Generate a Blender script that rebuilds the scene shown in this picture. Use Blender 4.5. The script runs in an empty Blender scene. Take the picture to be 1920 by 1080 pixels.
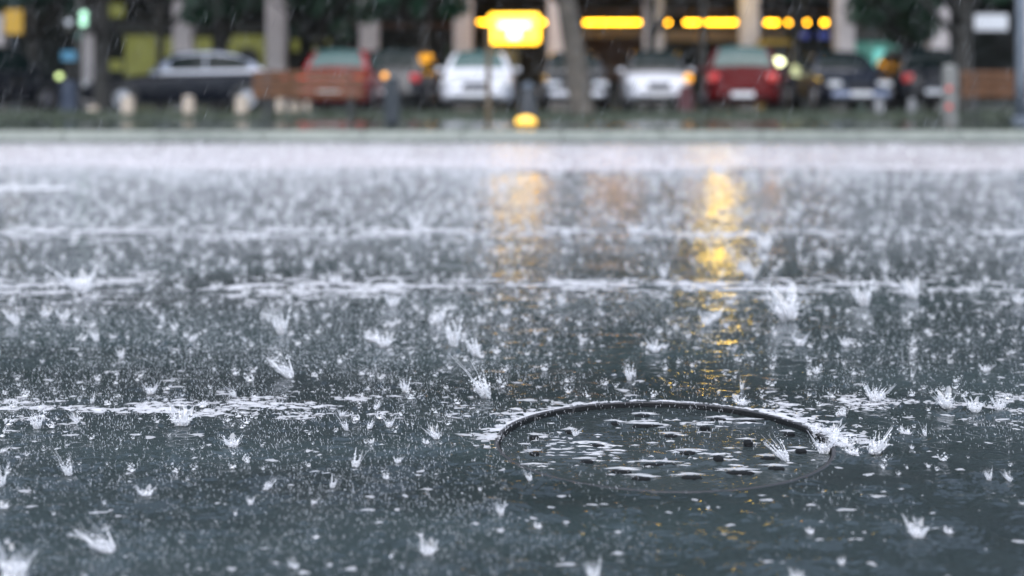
import bpy, math, random
import numpy as np
from mathutils import Vector, Matrix
random.seed(7)
rng = np.random.default_rng(11)
S = bpy.context.scene
R = math.radians
FPX, CX, HY, CH = 2540.0, 960.0, 153.0, 0.70      # measured from the photograph

# ------------------------------------------------------------------ camera
cd = bpy.data.cameras.new('camera'); cam = bpy.data.objects.new('camera', cd)
S.collection.objects.link(cam); S.camera = cam
cam.location = (0, 0, CH); cam.rotation_euler = (R(90), 0, 0)
cd.sensor_width = 36; cd.lens = FPX/1920*36; cd.shift_y = -(540-HY)/1920
cd.clip_start = 0.05; cd.clip_end = 900
cd.dof.use_dof = True; cd.dof.focus_distance = 2.72; cd.dof.aperture_fstop = 1.85
# ------------------------------------------------------------------ world, sun, exposure
SUN_EL = 62
w = bpy.data.worlds.new('World'); S.world = w; w.use_nodes = True
nt = w.node_tree; nt.nodes.clear()
sky = nt.nodes.new('ShaderNodeTexSky'); sky.sky_type = 'NISHITA'; sky.sun_disc = False
sky.sun_elevation = R(SUN_EL); sky.sun_rotation = R(180); sky.dust_density = 1.2; sky.air_density = 1.0
hsv = nt.nodes.new('ShaderNodeHueSaturation'); hsv.inputs['Saturation'].default_value = 0.70
bg = nt.nodes.new('ShaderNodeBackground'); bg.inputs['Strength'].default_value = 0.15
out = nt.nodes.new('ShaderNodeOutputWorld')
nt.links.new(sky.outputs[0], hsv.inputs['Color']); nt.links.new(hsv.outputs[0], bg.inputs[0]); nt.links.new(bg.outputs[0], out.inputs[0])
sl = bpy.data.lights.new('sun', 'SUN'); sl.energy = 1.4; sl.angle = R(75); sl.color = (1.0, 0.985, 0.97)
sun = bpy.data.objects.new('sun', sl); S.collection.objects.link(sun)
sun.rotation_euler = Vector((0.15, math.cos(R(SUN_EL)), -math.sin(R(SUN_EL)))).to_track_quat('-Z', 'Y').to_euler()
vs = S.view_settings; vs.view_transform = 'Standard'; vs.look = 'None'; vs.gamma = 1; vs.exposure = 1.22
S.render.film_transparent = False
try:
    S.cycles.use_denoising = True; S.cycles.denoiser = 'OPENIMAGEDENOISE'
    S.cycles.transparent_max_bounces = 24; S.cycles.max_bounces = 6
    S.cycles.sample_clamp_indirect = 6
except Exception: pass

# ------------------------------------------------------------------ helpers
def at(px, py, D): return Vector(((px-CX)/FPX*D, D, CH-(py-HY)/FPX*D))
def X(px, D): return (px-CX)/FPX*D
def Zp(py, D): return CH-(py-HY)/FPX*D

def mat(name, col, rough=0.5, metal=0.0, spec=0.5, coat=0.0, var=0.0, vscale=4.0, bump=0.0, bscale=60.0,
        emit=None, estr=0.0, alpha=1.0, col2=None, coords='Object'):
    m = bpy.data.materials.new(name); m.use_nodes = True; n = m.node_tree; p = n.nodes['Principled BSDF']
    p.inputs['Base Color'].default_value = (*col, 1); p.inputs['Roughness'].default_value = rough
    p.inputs['Metallic'].default_value = metal; p.inputs['Specular IOR Level'].default_value = spec
    p.inputs['Coat Weight'].default_value = coat; p.inputs['Coat Roughness'].default_value = 0.05
    p.inputs['Alpha'].default_value = alpha
    if emit: p.inputs['Emission Color'].default_value = (*emit, 1); p.inputs['Emission Strength'].default_value = estr
    if var or col2 or bump:
        tc = n.nodes.new('ShaderNodeTexCoord')
    if var or col2:
        ns = n.nodes.new('ShaderNodeTexNoise'); ns.inputs['Scale'].default_value = vscale; ns.inputs['Detail'].default_value = 6
        n.links.new(tc.outputs[coords], ns.inputs['Vector'])
        cr = n.nodes.new('ShaderNodeValToRGB'); c2 = col2 or tuple(c*(1-var) for c in col)
        cr.color_ramp.elements[0].position = 0.35; cr.color_ramp.elements[0].color = (*c2, 1)
        cr.color_ramp.elements[1].position = 0.65; cr.color_ramp.elements[1].color = (*col, 1)
        n.links.new(ns.outputs[0], cr.inputs[0]); n.links.new(cr.outputs[0], p.inputs['Base Color'])
    if bump:
        nb = n.nodes.new('ShaderNodeTexNoise'); nb.inputs['Scale'].default_value = bscale; nb.inputs['Detail'].default_value = 4
        n.links.new(tc.outputs[coords], nb.inputs['Vector'])
        b = n.nodes.new('ShaderNodeBump'); b.inputs['Strength'].default_value = bump; b.inputs['Distance'].default_value = 0.02
        n.links.new(nb.outputs[0], b.inputs['Height']); n.links.new(b.outputs[0], p.inputs['Normal'])
    return m

def obj(name, V, F, m, parent=None, smooth=False, loc=None):
    me = bpy.data.meshes.new(name)
    me.from_pydata([tuple(v) for v in V], [], [tuple(f) for f in F]); me.update()
    if smooth: me.polygons.foreach_set('use_smooth', [True]*len(me.polygons))
    if m: me.materials.append(m)
    o = bpy.data.objects.new(name, me); S.collection.objects.link(o)
    if parent: o.parent = parent
    if loc is not None: o.location = loc
    return o

def npmesh(name, V, F, m, k=4, smooth=False, parent=None):
    V = np.asarray(V, dtype=np.float32); F = np.asarray(F, dtype=np.int32).reshape(-1, k)
    me = bpy.data.meshes.new(name)
    me.vertices.add(len(V)); me.vertices.foreach_set('co', V.ravel())
    me.loops.add(F.size); me.loops.foreach_set('vertex_index', F.ravel())
    me.polygons.add(len(F)); me.polygons.foreach_set('loop_start', np.arange(0, F.size, k, dtype=np.int32))
    me.polygons.foreach_set('loop_total', np.full(len(F), k, dtype=np.int32))
    if smooth: me.polygons.foreach_set('use_smooth', np.ones(len(F), dtype=bool))
    me.update(calc_edges=True)
    if m: me.materials.append(m)
    o = bpy.data.objects.new(name, me); S.collection.objects.link(o)
    if parent: o.parent = parent
    return o

class MB:
    def __init__(s): s.V = []; s.F = []
    def add(s, V, F):
        b = len(s.V); s.V += [Vector(v) for v in V]; s.F += [tuple(i+b for i in f) for f in F]; return s
    def box(s, c, d, rz=0.0, bev=0.0):
        cx, cy, cz = c; dx, dy, dz = (k/2 for k in d); cs, sn = math.cos(rz), math.sin(rz)
        b = min(bev, dx*.9, dy*.9, dz*.9)
        if b <= 0:
            P = [(x*dx, y*dy, z*dz) for z in (-1, 1) for x, y in ((-1,-1),(1,-1),(1,1),(-1,1))]
            Fc = [(3,2,1,0),(4,5,6,7),(0,1,5,4),(1,2,6,5),(2,3,7,6),(3,0,4,7)]
        else:
            P = []; 
            for z, i in ((-dz, b), (-dz+b, 0), (dz-b, 0), (dz, b)):
                for x, y in ((-dx+b+i*0,-dy),(dx-b,-dy),(dx,-dy+b),(dx,dy-b),(dx-b,dy),(-dx+b,dy),(-dx,dy-b),(-dx,-dy+b)):
                    P.append((x*(1-(i/dx)), y*(1-(i/dy)), z))
            Fc = [tuple(range(7,-1,-1)), tuple(range(24,32))]
            for r in range(3):
                for q in range(8): Fc.append((r*8+q, r*8+(q+1)%8, r*8+8+(q+1)%8, r*8+8+q))
        return s.add([(cx+x*cs-y*sn, cy+x*sn+y*cs, cz+z) for x, y, z in P], Fc)
    def tube(s, pts, rad, n=8, cap=True):
        pts = [Vector(p) for p in pts]
        if not hasattr(rad, '__len__'): rad = [rad]*len(pts)
        V = []; F = []
        for i, p in enumerate(pts):
            t = (pts[min(i+1, len(pts)-1)]-pts[max(i-1, 0)]).normalized()
            a = Vector((1,0,0)) if abs(t.x) < .8 else Vector((0,1,0))
            u = t.cross(a).normalized(); v = t.cross(u)
            for k in range(n):
                q = 2*math.pi*k/n; V.append(p+(u*math.cos(q)+v*math.sin(q))*rad[i])
        for i in range(len(pts)-1):
            for k in range(n): F.append((i*n+k, i*n+(k+1)%n, (i+1)*n+(k+1)%n, (i+1)*n+k))
        if cap: F.append(tuple(range(n-1,-1,-1))); F.append(tuple((len(pts)-1)*n+k for k in range(n)))
        return s.add(V, F)
    def lathe(s, prof, c=(0,0,0), n=24, axis='Z'):
        V = []; F = []
        for r, z in prof:
            for k in range(n):
                q = 2*math.pi*k/n; x, y = r*math.cos(q), r*math.sin(q)
                V.append((c[0]+x, c[1]+y, c[2]+z) if axis == 'Z' else (c[0]+x, c[1]+z, c[2]+y))
        for i in range(len(prof)-1):
            for k in range(n): F.append((i*n+k, i*n+(k+1)%n, (i+1)*n+(k+1)%n, (i+1)*n+k))
        F.append(tuple(range(n-1,-1,-1))); F.append(tuple((len(prof)-1)*n+k for k in range(n)))
        return s.add(V, F)
    def build(s, name, m, parent=None, smooth=False): return obj(name, s.V, s.F, m, parent, smooth)

def tag(o, label=None, cat=None, group=None, kind=None):
    if label: o['label'] = label
    if cat: o['category'] = cat
    if group: o['group'] = group
    if kind: o['kind'] = kind
    return o
def thing(name, label, cat, loc=(0,0,0), rz=0.0, group=None):
    o = bpy.data.objects.new(name, None); S.collection.objects.link(o); o.empty_display_size = .1
    o.location = loc; o.rotation_euler = (0, 0, rz); return tag(o, label, cat, group)
def struct(o): o['kind'] = 'structure'; return o

def lattice(x, y, sx, sy, seed):
    """smooth value noise in 0..1, float arrays"""
    u, v = x/sx, y/sy; i, j = np.floor(u).astype(np.int64), np.floor(v).astype(np.int64)
    fu, fv = u-i, v-j; fu = fu*fu*(3-2*fu); fv = fv*fv*(3-2*fv)
    def h(a, b):
        n = (a*374761393 + b*668265263 + seed*974634777) & 0x7fffffff
        n = ((n ^ (n >> 13))*1274126177) & 0x7fffffff
        n = (n ^ (n >> 16)) & 0xffff
        return n/65535.0
    return (h(i,j)*(1-fu)+h(i+1,j)*fu)*(1-fv)+(h(i,j+1)*(1-fu)+h(i+1,j+1)*fu)*fv

# ------------------------------------------------------------------ materials
def wet_ground(name, c1, c2, scale, film=1.0, ripple=0.5, patch=None, rough=0.55, lo=.36, hi=.64):
    """mineral surface under a film of water; ripples from bump on top of modelled ones"""
    m = bpy.data.materials.new(name); m.use_nodes = True; n = m.node_tree; p = n.nodes['Principled BSDF']; L = n.links.new
    tc = n.nodes.new('ShaderNodeTexCoord')
    a = n.nodes.new('ShaderNodeTexNoise'); a.inputs['Scale'].default_value = scale; a.inputs['Detail'].default_value = 8; a.inputs['Roughness'].default_value = .7
    L(tc.outputs['Object'], a.inputs['Vector'])
    b = n.nodes.new('ShaderNodeTexNoise'); b.inputs['Scale'].default_value = 1.4; b.inputs['Detail'].default_value = 4
    mp = n.nodes.new('ShaderNodeMapping'); mp.inputs['Scale'].default_value = (0.35, 1.3, 1); L(tc.outputs['Object'], mp.inputs[0]); L(mp.outputs[0], b.inputs['Vector'])
    add = n.nodes.new('ShaderNodeMath'); add.operation = 'MULTIPLY_ADD'; add.inputs[1].default_value = .5; L(b.outputs[0], add.inputs[0]); 
    h2 = n.nodes.new('ShaderNodeMath'); h2.operation = 'MULTIPLY'; h2.inputs[1].default_value = .5; L(a.outputs[0], h2.inputs[0]); L(h2.outputs[0], add.inputs[2])
    cr = n.nodes.new('ShaderNodeValToRGB'); cr.color_ramp.elements[0].position = lo; cr.color_ramp.elements[1].position = hi
    cr.color_ramp.elements[0].color = (*c1, 1); cr.color_ramp.elements[1].color = (*c2, 1); L(add.outputs[0], cr.inputs[0]); L(cr.outputs[0], p.inputs['Base Color'])
    p.inputs['Roughness'].default_value = rough
    p.inputs['Coat Weight'].default_value = film; p.inputs['Coat Roughness'].default_value = 0.04; p.inputs['Coat IOR'].default_value = 1.36; p.inputs['Specular IOR Level'].default_value = .25
    # rings of small ripples
    r1 = n.nodes.new('ShaderNodeTexVoronoi'); r1.inputs['Scale'].default_value = 14; L(tc.outputs['Object'], r1.inputs['Vector'])
    s1 = n.nodes.new('ShaderNodeMath'); s1.operation = 'MULTIPLY'; s1.inputs[1].default_value = 34; L(r1.outputs['Distance'], s1.inputs[0])
    s2 = n.nodes.new('ShaderNodeMath'); s2.operation = 'SINE'; L(s1.outputs[0], s2.inputs[0])
    w1 = n.nodes.new('ShaderNodeTexNoise'); w1.inputs['Scale'].default_value = 26; w1.inputs['Detail'].default_value = 5; w1.inputs['Roughness'].default_value = .6; L(tc.outputs['Object'], w1.inputs['Vector'])
    mx = n.nodes.new('ShaderNodeMath'); mx.operation = 'MULTIPLY_ADD'; mx.inputs[1].default_value = .10; L(s2.outputs[0], mx.inputs[0]); L(w1.outputs[0], mx.inputs[2])
    bp = n.nodes.new('ShaderNodeBump'); bp.inputs['Strength'].default_value = ripple; bp.inputs['Distance'].default_value = .012
    L(mx.outputs[0], bp.inputs['Height']); L(bp.outputs[0], p.inputs['Coat Normal'])
    bp2 = n.nodes.new('ShaderNodeBump'); bp2.inputs['Strength'].default_value = .5; bp2.inputs['Distance'].default_value = .004
    L(a.outputs[0], bp2.inputs['Height']); L(bp2.outputs[0], p.inputs['Normal'])
    return m

M = {}
M['road'] = wet_ground('wet_asphalt', (.003, .008, .008), (.022, .036, .037), 260, ripple=.07, lo=.43, hi=.57)
M['lane'] = wet_ground('wet_pale_concrete', (.25, .215, .215), (.64, .55, .555), 5, ripple=.3, film=1.0)
M['kerb'] = wet_ground('wet_kerb_stone', (.19, .21, .19), (.36, .38, .34), 12, ripple=.2, film=.5)
M['path'] = wet_ground('wet_paving', (.025, .032, .030), (.055, .065, .06), 20, ripple=.06)
M['gutter'] = wet_ground('wet_gutter', (.03, .032, .034), (.07, .072, .078), 20, ripple=.05, film=.5)
M['lot'] = wet_ground('wet_parking_asphalt', (.03, .033, .035), (.055, .058, .06), 40, ripple=.25)
M['paint_line'] = wet_ground('road_paint', (.70, .70, .72), (.85, .85, .86), 50, ripple=.25, film=.6)
M['grass'] = mat('grass_soil', (.035, .045, .028), .7, var=.5, vscale=8)
M['blade'] = mat('grass_blade', (.06, .078, .048), .45, var=.5, vscale=3)
M['far'] = mat('far_ground', (.05, .055, .05), .8)
M['iron'] = mat('cast_iron', (.018, .019, .021), .32, metal=.3, bump=.5, bscale=220, coat=.6)
M['iron_rim'] = mat('worn_iron_rim', (.035, .035, .038), .45, spec=.3)
M['iron_matte'] = mat('pitted_iron', (.006, .007, .008), .7, spec=.15, bump=.4, bscale=200)
M['darkwall'] = mat('arcade_dark_wall', (.016, .030, .030), .6, var=.6, vscale=1)
M['facade'] = mat('facade_render', (.032, .038, .036), .8, var=.4, vscale=.6)
M['column'] = mat('pale_stucco', (.46, .425, .43), .7, var=.15, vscale=2.2, bump=.2, bscale=12)
M['beam'] = mat('brown_beam', (.16, .085, .06), .6, var=.3, vscale=3)
M['yellow_wall'] = mat('glowing_yellow_green_panel', (.36, .38, .11), .55, var=.7, vscale=1.9, emit=(.36, .38, .11), estr=.15)  # slight glow added to brighten panels deep under the arcade
M['greysign'] = mat('grey_fascia', (.17, .18, .19), .45, var=.25, vscale=3)
M['teal'] = mat('teal_shop_wall', (.06, .17, .14), .5, var=.5, vscale=1.2)
M['bark'] = mat('plane_bark', (.10, .083, .066), .75, col2=(.04, .035, .028), vscale=5, bump=.7, bscale=14)
M['darkbark'] = mat('dark_bark', (.03, .028, .024), .8, var=.4, vscale=6, bump=.6, bscale=20)
M['wood'] = mat('bench_wood', (.125, .055, .024), .5, var=.35, vscale=9, spec=.3)
M['black'] = mat('black_metal', (.012, .012, .013), .35, coat=.3)
M['greymetal'] = mat('blue_grey_metal', (.10, .12, .15), .4, metal=.2, var=.2, vscale=8)
M['brownpole'] = mat('brown_painted_post', (.10, .065, .03), .45, var=.3, vscale=10)
M['stone'] = mat('bollard_stone', (.42, .35, .28), .7, var=.2, vscale=12, bump=.3, bscale=40)
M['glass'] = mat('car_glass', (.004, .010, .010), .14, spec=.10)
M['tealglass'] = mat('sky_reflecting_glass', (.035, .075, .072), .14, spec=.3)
M['tyre'] = mat('tyre_rubber', (.012, .012, .012), .7)
M['rim'] = mat('alloy_rim', (.35, .35, .37), .3, metal=.9)
M['trim'] = mat('bright_trim', (.72, .73, .80), .35, metal=.2)
M['plate'] = mat('licence_plate_white', (.7, .7, .72), .4)
M['blackplastic'] = mat('black_plastic', (.015, .015, .016), .5)
M['lens'] = mat('clear_lens', (.65, .66, .68), .12, coat=1)
M['redlens'] = mat('red_lens', (.55, .02, .02), .2, coat=1)
M['amberlens'] = mat('amber_lens', (.75, .30, .03), .2, coat=1)
M['redlit'] = mat('lit_red_lens', (.6, .02, .02), .2, emit=(1, .06, .03), estr=.25)
M['amber'] = mat('lit_amber', (.8, .4, .05), .3, emit=(1, .34, .015), estr=.6)
M['tube'] = mat('lit_yellow_tube', (.9, .7, .1), .3, emit=(1, .42, .012), estr=7.5)
M['sign_y'] = mat('lit_yellow_panel', (.9, .75, .1), .4, emit=(1, .47, .018), estr=2.6)
M['sign_w'] = mat('lit_white_mark', (.9, .9, .8), .4, emit=(1, .95, .6), estr=1.5)
M['lantern'] = mat('lit_lantern', (.9, .7, .1), .3, emit=(1, .66, .10), estr=10.5)
M['oval'] = mat('lit_oval_panel', (.9, .9, .7), .3, emit=(.95, 1, .50), estr=2.2)
M['greenlit'] = mat('lit_green_lens', (.6, .9, .7), .3, emit=(.45, 1, .65), estr=.6)
M['cyanlit'] = mat('lit_cyan_display', (.3, .8, .8), .3, emit=(.22, .75, .70), estr=.35)
M['bluelit'] = mat('lit_blue_display', (.1, .15, .8), .3, emit=(.06, .10, .5), estr=.12)
M['tealwin'] = mat('lit_teal_window', (.1, .3, .25), .3, emit=(.05, .17, .15), estr=.3)
M['whitesign'] = mat('white_sign_panel', (.5, .52, .56), .4, emit=(.75, .8, .9), estr=.05)
M['blueplate'] = mat('blue_sign_plate', (.04, .16, .26), .35)
M['ochre'] = mat('ochre_sign_plate', (.45, .26, .02), .4, emit=(.5, .28, .01), estr=.03)
M['kiosk'] = mat('kiosk_yellow_frame', (.36, .22, .02), .4, var=.2, vscale=3)
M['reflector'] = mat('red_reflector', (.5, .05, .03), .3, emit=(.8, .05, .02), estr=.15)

def water_mat(name, alpha, col=(.92, .92, .95)):
    m = bpy.data.materials.new(name); m.use_nodes = True; n = m.node_tree; n.nodes.clear(); L = n.links.new
    o = n.nodes.new('ShaderNodeOutputMaterial'); d = n.nodes.new('ShaderNodeBsdfDiffuse'); d.inputs[0].default_value = (*col, 1)
    t = n.nodes.new('ShaderNodeBsdfTranslucent'); t.inputs[0].default_value = (*col, 1)
    g = n.nodes.new('ShaderNodeBsdfGlossy'); g.inputs['Roughness'].default_value = .15
    tr = n.nodes.new('ShaderNodeBsdfTransparent')
    m1 = n.nodes.new('ShaderNodeMixShader'); m1.inputs[0].default_value = .5; L(d.outputs[0], m1.inputs[1]); L(t.outputs[0], m1.inputs[2])
    m2 = n.nodes.new('ShaderNodeMixShader'); m2.inputs[0].default_value = .12; L(m1.outputs[0], m2.inputs[1]); L(g.outputs[0], m2.inputs[2])
    m3 = n.nodes.new('ShaderNodeMixShader'); m3.inputs[0].default_value = alpha; L(tr.outputs[0], m3.inputs[1]); L(m2.outputs[0], m3.inputs[2])
    L(m3.outputs[0], o.inputs[0]); return m
M['splash'] = water_mat('splash_water', .92, (.96, .96, .98))
M['veil'] = water_mat('thin_splash_sheet', .42)
M['spray'] = water_mat('spray_drops', .55)
M['rain'] = water_mat('rain_drops', .22)
M['foam'] = water_mat('foam_glints', .62)  # white for foam and for painted sky glints and highlights

# ------------------------------------------------------------------ road: one displaced sheet with real ripples
MCX, MCY, MR = X(1243, 2.635), 2.635, .3265
def axis(lo, hi, f):
    v = [lo]
    while v[-1] < hi: v.append(v[-1]+f(v[-1]))
    v[-1] = hi; return np.array(v)
xs = axis(0, 60, lambda t: .0052 if t < 1.25 else .0052+.009*(t-1.25)); xs = np.concatenate([-xs[:0:-1], xs])
ys = np.concatenate([[-14, -6, -2, 0, .6, 1.1, 1.4], axis(1.55, 16.3, lambda t: max(.0042, .00075*t*t))])
GX, GY = np.meshgrid(xs, ys)
H = np.zeros_like(GX)
near = ys > 1.5
def band(c, s): return np.exp(-((GY-c)/s)**2)
chop = (lattice(GX, GY, .034, .022, 1)-.5)*.0010+(lattice(GX, GY, .085, .06, 2)-.5)*.0016+(lattice(GX, GY, .3, .25, 3)-.5)*.003
H += chop*1.25
patchy = np.clip((lattice(GX, GY, .16, .08, 5)-.35)*2.4, 0, 1)
m1 = band(2.90, .065)*np.clip((-.30-GX)/.08, 0, 1) + band(2.92, .07)*np.clip((GX-.66)/.1, 0, 1)*.8
m2 = band(4.62, .13)*np.clip((1.9-GX)/.8, .25, 1) + band(6.25, .20)*np.clip((1.2-GX)/2.0, .3, 1)
rr = np.hypot(GX-MCX, GY-MCY)
m3 = np.clip(1-(rr-MR)/.085, 0, 1)*np.exp(-((GY-MCY-.02)/.12)**2)*(rr > MR-.02)
streak = (lattice(GX, GY, .045, .012, 8)-.5)+(lattice(GX, GY, .02, .009, 9)-.5)*.7
H += streak*.0042*m1*(.4+patchy) + streak*.0035*m3*1.2
streak2 = (lattice(GX, GY, .07, .03, 10)-.5)+(lattice(GX, GY, .035, .02, 12)-.5)*.6
H += streak2*.0085*m2*(.35+patchy)
def stamp(cx, cy, rad, fn):
    i0, i1 = np.searchsorted(ys, [cy-rad, cy+rad]); j0, j1 = np.searchsorted(xs, [cx-rad, cx+rad])
    if i1-i0 < 2 or j1-j0 < 2: return
    sx, sy = xs[j0:j1][None, :]-cx, ys[i0:i1][:, None]-cy
    H[i0:i1, j0:j1] += fn(np.hypot(sx, sy))
# px, foot y, height px, proto, width factor, label
hero = [(912,745,66,6,1.1,'bright left-leaning splash between the centre of the road and the manhole lid'),
 (543,708,52,1,1.2,'tall splash with a long left jet, above the middle of the foam line'),
 (283,738,34,7,1.2,'small bowl-shaped splash left of centre just above the foam line'),
 (70,803,40,3,1.1,'stubby splash at the left end of the near foam line'),
 (340,798,58,2,1.2,'thick white crown splash standing in the foam line on the left'),
 (437,838,44,5,1.2,'faint wide splash below the foam line left of the manhole'),
 (130,892,44,6,1.0,'thin left-leaning splash in the lower left of the road'),
 (528,625,58,3,1.0,'tall narrow splash above the longest-jet splash on the left'),
 (28,1085,95,7,1.15,'largest crown splash, cut by the lower left corner'),
 (205,1035,56,1,1.6,'wide low splash with a left jet near the lower left corner'),
 (500,918,32,8,1.0,None),(275,930,34,5,1.4,None),(1720,1008,58,2,1.0,'crown splash with upright jets low on the right of the road'),
 (1115,1088,46,3,1.1,'splash cut by the bottom edge under the manhole'),(1495,1092,34,2,1.2,None),
 (650,806,28,6,1.0,None),(730,800,30,7,1.0,None),(800,832,20,5,1.2,None),
 (1640,850,62,8,1.2,'curved splash just right of the manhole rim'),
 (1580,838,44,5,1.5,None),(1562,818,40,7,1.3,None),(1600,852,30,5,1.6,None),(1530,812,30,2,1.2,None),
 (1545,838,58,7,1.1,'dense white splash on the right end of the manhole rim'),
 (1474,852,48,1,1.1,'left-leaning splash inside the manhole lid at the right'),
 (1078,806,26,4,.9,None),(1180,712,36,3,.8,None),(1228,660,38,2,1.0,None),(1500,648,38,7,1.1,None),
 (1775,765,52,0,1.1,'leftmost of the three splashes in the foam right of the manhole'),
 (1828,772,46,2,1.0,None),(1872,768,40,4,1.0,None),(155,550,70,0,1.3,'big bright splash on the far foam line at the left'),
 (120,600,40,5,1.0,None),(85,595,34,2,1.0,None),(182,640,34,6,1.0,None),(1478,600,90,0,1.1,'largest splash of the far foam line, right of the yellow reflection'),
 (1410,520,50,1,1.0,None),(1325,610,40,2,.9,None),(1190,440,40,4,1.2,None),(1620,572,60,3,1.2,None),(1712,560,56,0,1.0,None),
 (815,608,52,8,1.2,None),(852,648,64,3,.9,None),(895,668,56,6,1.0,None),(735,575,42,4,1.0,None),(628,532,36,2,1.1,None),
 (782,432,44,3,1.1,None),(1062,445,30,2,1.0,None),(1640,752,52,4,1.1,None),(1392,760,38,5,1.3,None),(802,1040,44,2,1.2,None),
 (470,945,26,7,.9,None),(0,915,52,3,1.0,None),(30,608,42,1,1.0,None),(1545,480,30,5,1.0,None),(1245,520,34,3,.9,None),
 (1910,570,36,2,1.0,None),(1660,510,30,3,1.0,None),(1435,470,46,0,1.0,None),(580,505,34,3,1.0,None),(720,650,46,2,1.2,None),
 (700,640,40,5,1.3,None),(360,640,26,8,1.2,None),(1855,900,26,3,1.0,None),(1780,1000,24,5,1.2,None),(1010,990,22,5,1.2,None),(745,868,22,4,1.0,None),
 (1700,815,28,5,1.4,None),(440,745,26,6,1.1,None),(760,735,34,3,1.0,None),(1340,600,34,8,1.2,None),(1530,700,24,7,1.0,None),(950,590,26,2,1.2,None),
 (725,898,22,5,1.0,None),(640,780,20,4,1.0,None),(1585,650,30,2,1.0,None),(940,965,30,3,1.0,None),(1520,1000,20,5,1.3,None)]
for hi, (hpx, hpy, hpp, _k, _w, _l) in enumerate(hero):    # rings spreading from each marked splash
    cy = FPX*CH/(hpy-HY); cx = X(hpx, cy); r0 = .030+.012*(hi % 4); lam = .015+.003*(hi % 3)
    if cy < 5.2: stamp(cx, cy, r0+3.2*lam, lambda d: .0021*np.cos((d-r0)*2*math.pi/lam)*np.exp(-((d-r0)/(lam*1.5))**2))
for k in range(4600):                                   # rings round the drops
    cy = 1.6+8*rng.random()**1.3; cx = (rng.random()*2-1)*(.42*cy+1.2); sc = .8+.25*cy/2.6
    r0 = rng.uniform(.002, .045)*sc; lam = rng.uniform(.012, .02)*sc; a = rng.uniform(.0005, .0017)*sc; wd = lam*1.1
    stamp(cx, cy, r0+3*wd, lambda d: a*np.cos((d-r0)*2*math.pi/lam)*np.exp(-((d-r0)/wd)**2))
for k in range(6500):                                   # little domes and dimples
    cy = 1.6+7*rng.random()**1.4; cx = (rng.random()*2-1)*(.42*cy+1.2); sc = .8+.25*cy/2.6
    wd = rng.uniform(.005, .011)*sc; a = rng.uniform(.0012, .0032)*sc
    stamp(cx, cy, 3*wd, lambda d: a*np.exp(-(d/wd)**2))
H *= np.clip((GY-1.3)/.4, 0, 1)
H *= np.clip(1.4-GY/40, 0, 1)
# snap the sheet to the round frame of the manhole, open it there
VX, VY = GX.copy(), GY.copy()
sn = np.abs(rr-MR) < .0055
VX[sn] = MCX+(GX[sn]-MCX)/rr[sn]*MR; VY[sn] = MCY+(GY[sn]-MCY)/rr[sn]*MR
H[sn] *= .3
ny, nx = GX.shape
idx = np.arange(ny*nx).reshape(ny, nx)
F = np.stack([idx[:-1, :-1], idx[:-1, 1:], idx[1:, 1:], idx[1:, :-1]], -1).reshape(-1, 4)
fr = np.hypot(VX.ravel()[F].mean(1)-MCX, VY.ravel()[F].mean(1)-MCY)
F = F[fr > MR]
used = np.zeros(ny*nx, bool); used[F.ravel()] = True; remap = np.cumsum(used)-1
V = np.stack([VX.ravel(), VY.ravel(), H.ravel()], -1)[used]
road = struct(npmesh('road', V, remap[F], M['road'], smooth=True))
def height(x, y):
    i = min(max(np.searchsorted(ys, y), 0), ny-1); j = min(max(np.searchsorted(xs, x), 0), nx-1); return float(H[i, j])

# other ground sheets
def sheet(name, x0, x1, y0, y1, z, m, kind='structure', wav=0.0, nxs=2):
    V = []; F = []
    for i in range(nxs):
        x = x0+(x1-x0)*i/(nxs-1); e = wav*math.sin(i*1.7)+wav*.6*math.sin(i*.37)
        V += [(x, y0+e, z), (x, y1, z)]
    for i in range(nxs-1): F.append((2*i, 2*i+2, 2*i+3, 2*i+1))
    return struct(obj(name, V, F, m))
struct(obj('ground', [(-400, -300, -.06), (400, -300, -.06), (400, 600, -.06), (-400, 600, -.06)], [(0, 1, 2, 3)], M['far']))
sheet('pale_lane', -60, 60, 10.7, 14.85, .0075, M['lane'], wav=.20, nxs=160)
sheet('gutter', -60, 60, 14.86, 16.29, .005, M['gutter'])
mb = MB()
for k in range(-30, 31): mb.box((k*1.2, 16.42, .045), (1.192, .26, .11), bev=.012)
struct(mb.build('kerb', M['kerb']))
sheet('path', -60, 60, 16.56, 21.2, .092, M['path'])
sheet('grass_verge', -60, 60, 21.2, 26.8, .088, M['grass'])
sheet('grass_strip', -60, 60, 16.551, 16.75, .097, M['grass'])
sheet('parking_lot', -60, 60, 26.8, 39.2, -.004, M['lot'])
sheet('lane_line', -9, X(130, 8.8), 8.66, 8.94, .0068, M['paint_line'])
# grass blades
n = 26000
gx = rng.uniform(-12, 12, n); gy = np.where(rng.random(n) < .12, rng.uniform(16.57, 16.74, n), rng.uniform(21.2, 26.7, n))
hh = rng.uniform(.03, .09, n); an = rng.uniform(0, 6.28, n); wd = .012+.01*rng.random(n)
c, s_ = np.cos(an)*wd, np.sin(an)*wd; lx, ly = rng.normal(0, .02, n), rng.normal(0, .02, n); z0 = np.full(n, .088)
V = np.stack([np.stack([gx-c, gy-s_, z0], -1), np.stack([gx+c, gy+s_, z0], -1), np.stack([gx+lx, gy+ly, z0+hh], -1)], 1).reshape(-1, 3)
tag(npmesh('grass', V, np.arange(3*n), M['blade'], k=3), 'short wet green grass on the verge behind the kerb', 'grass', kind='stuff')

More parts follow.
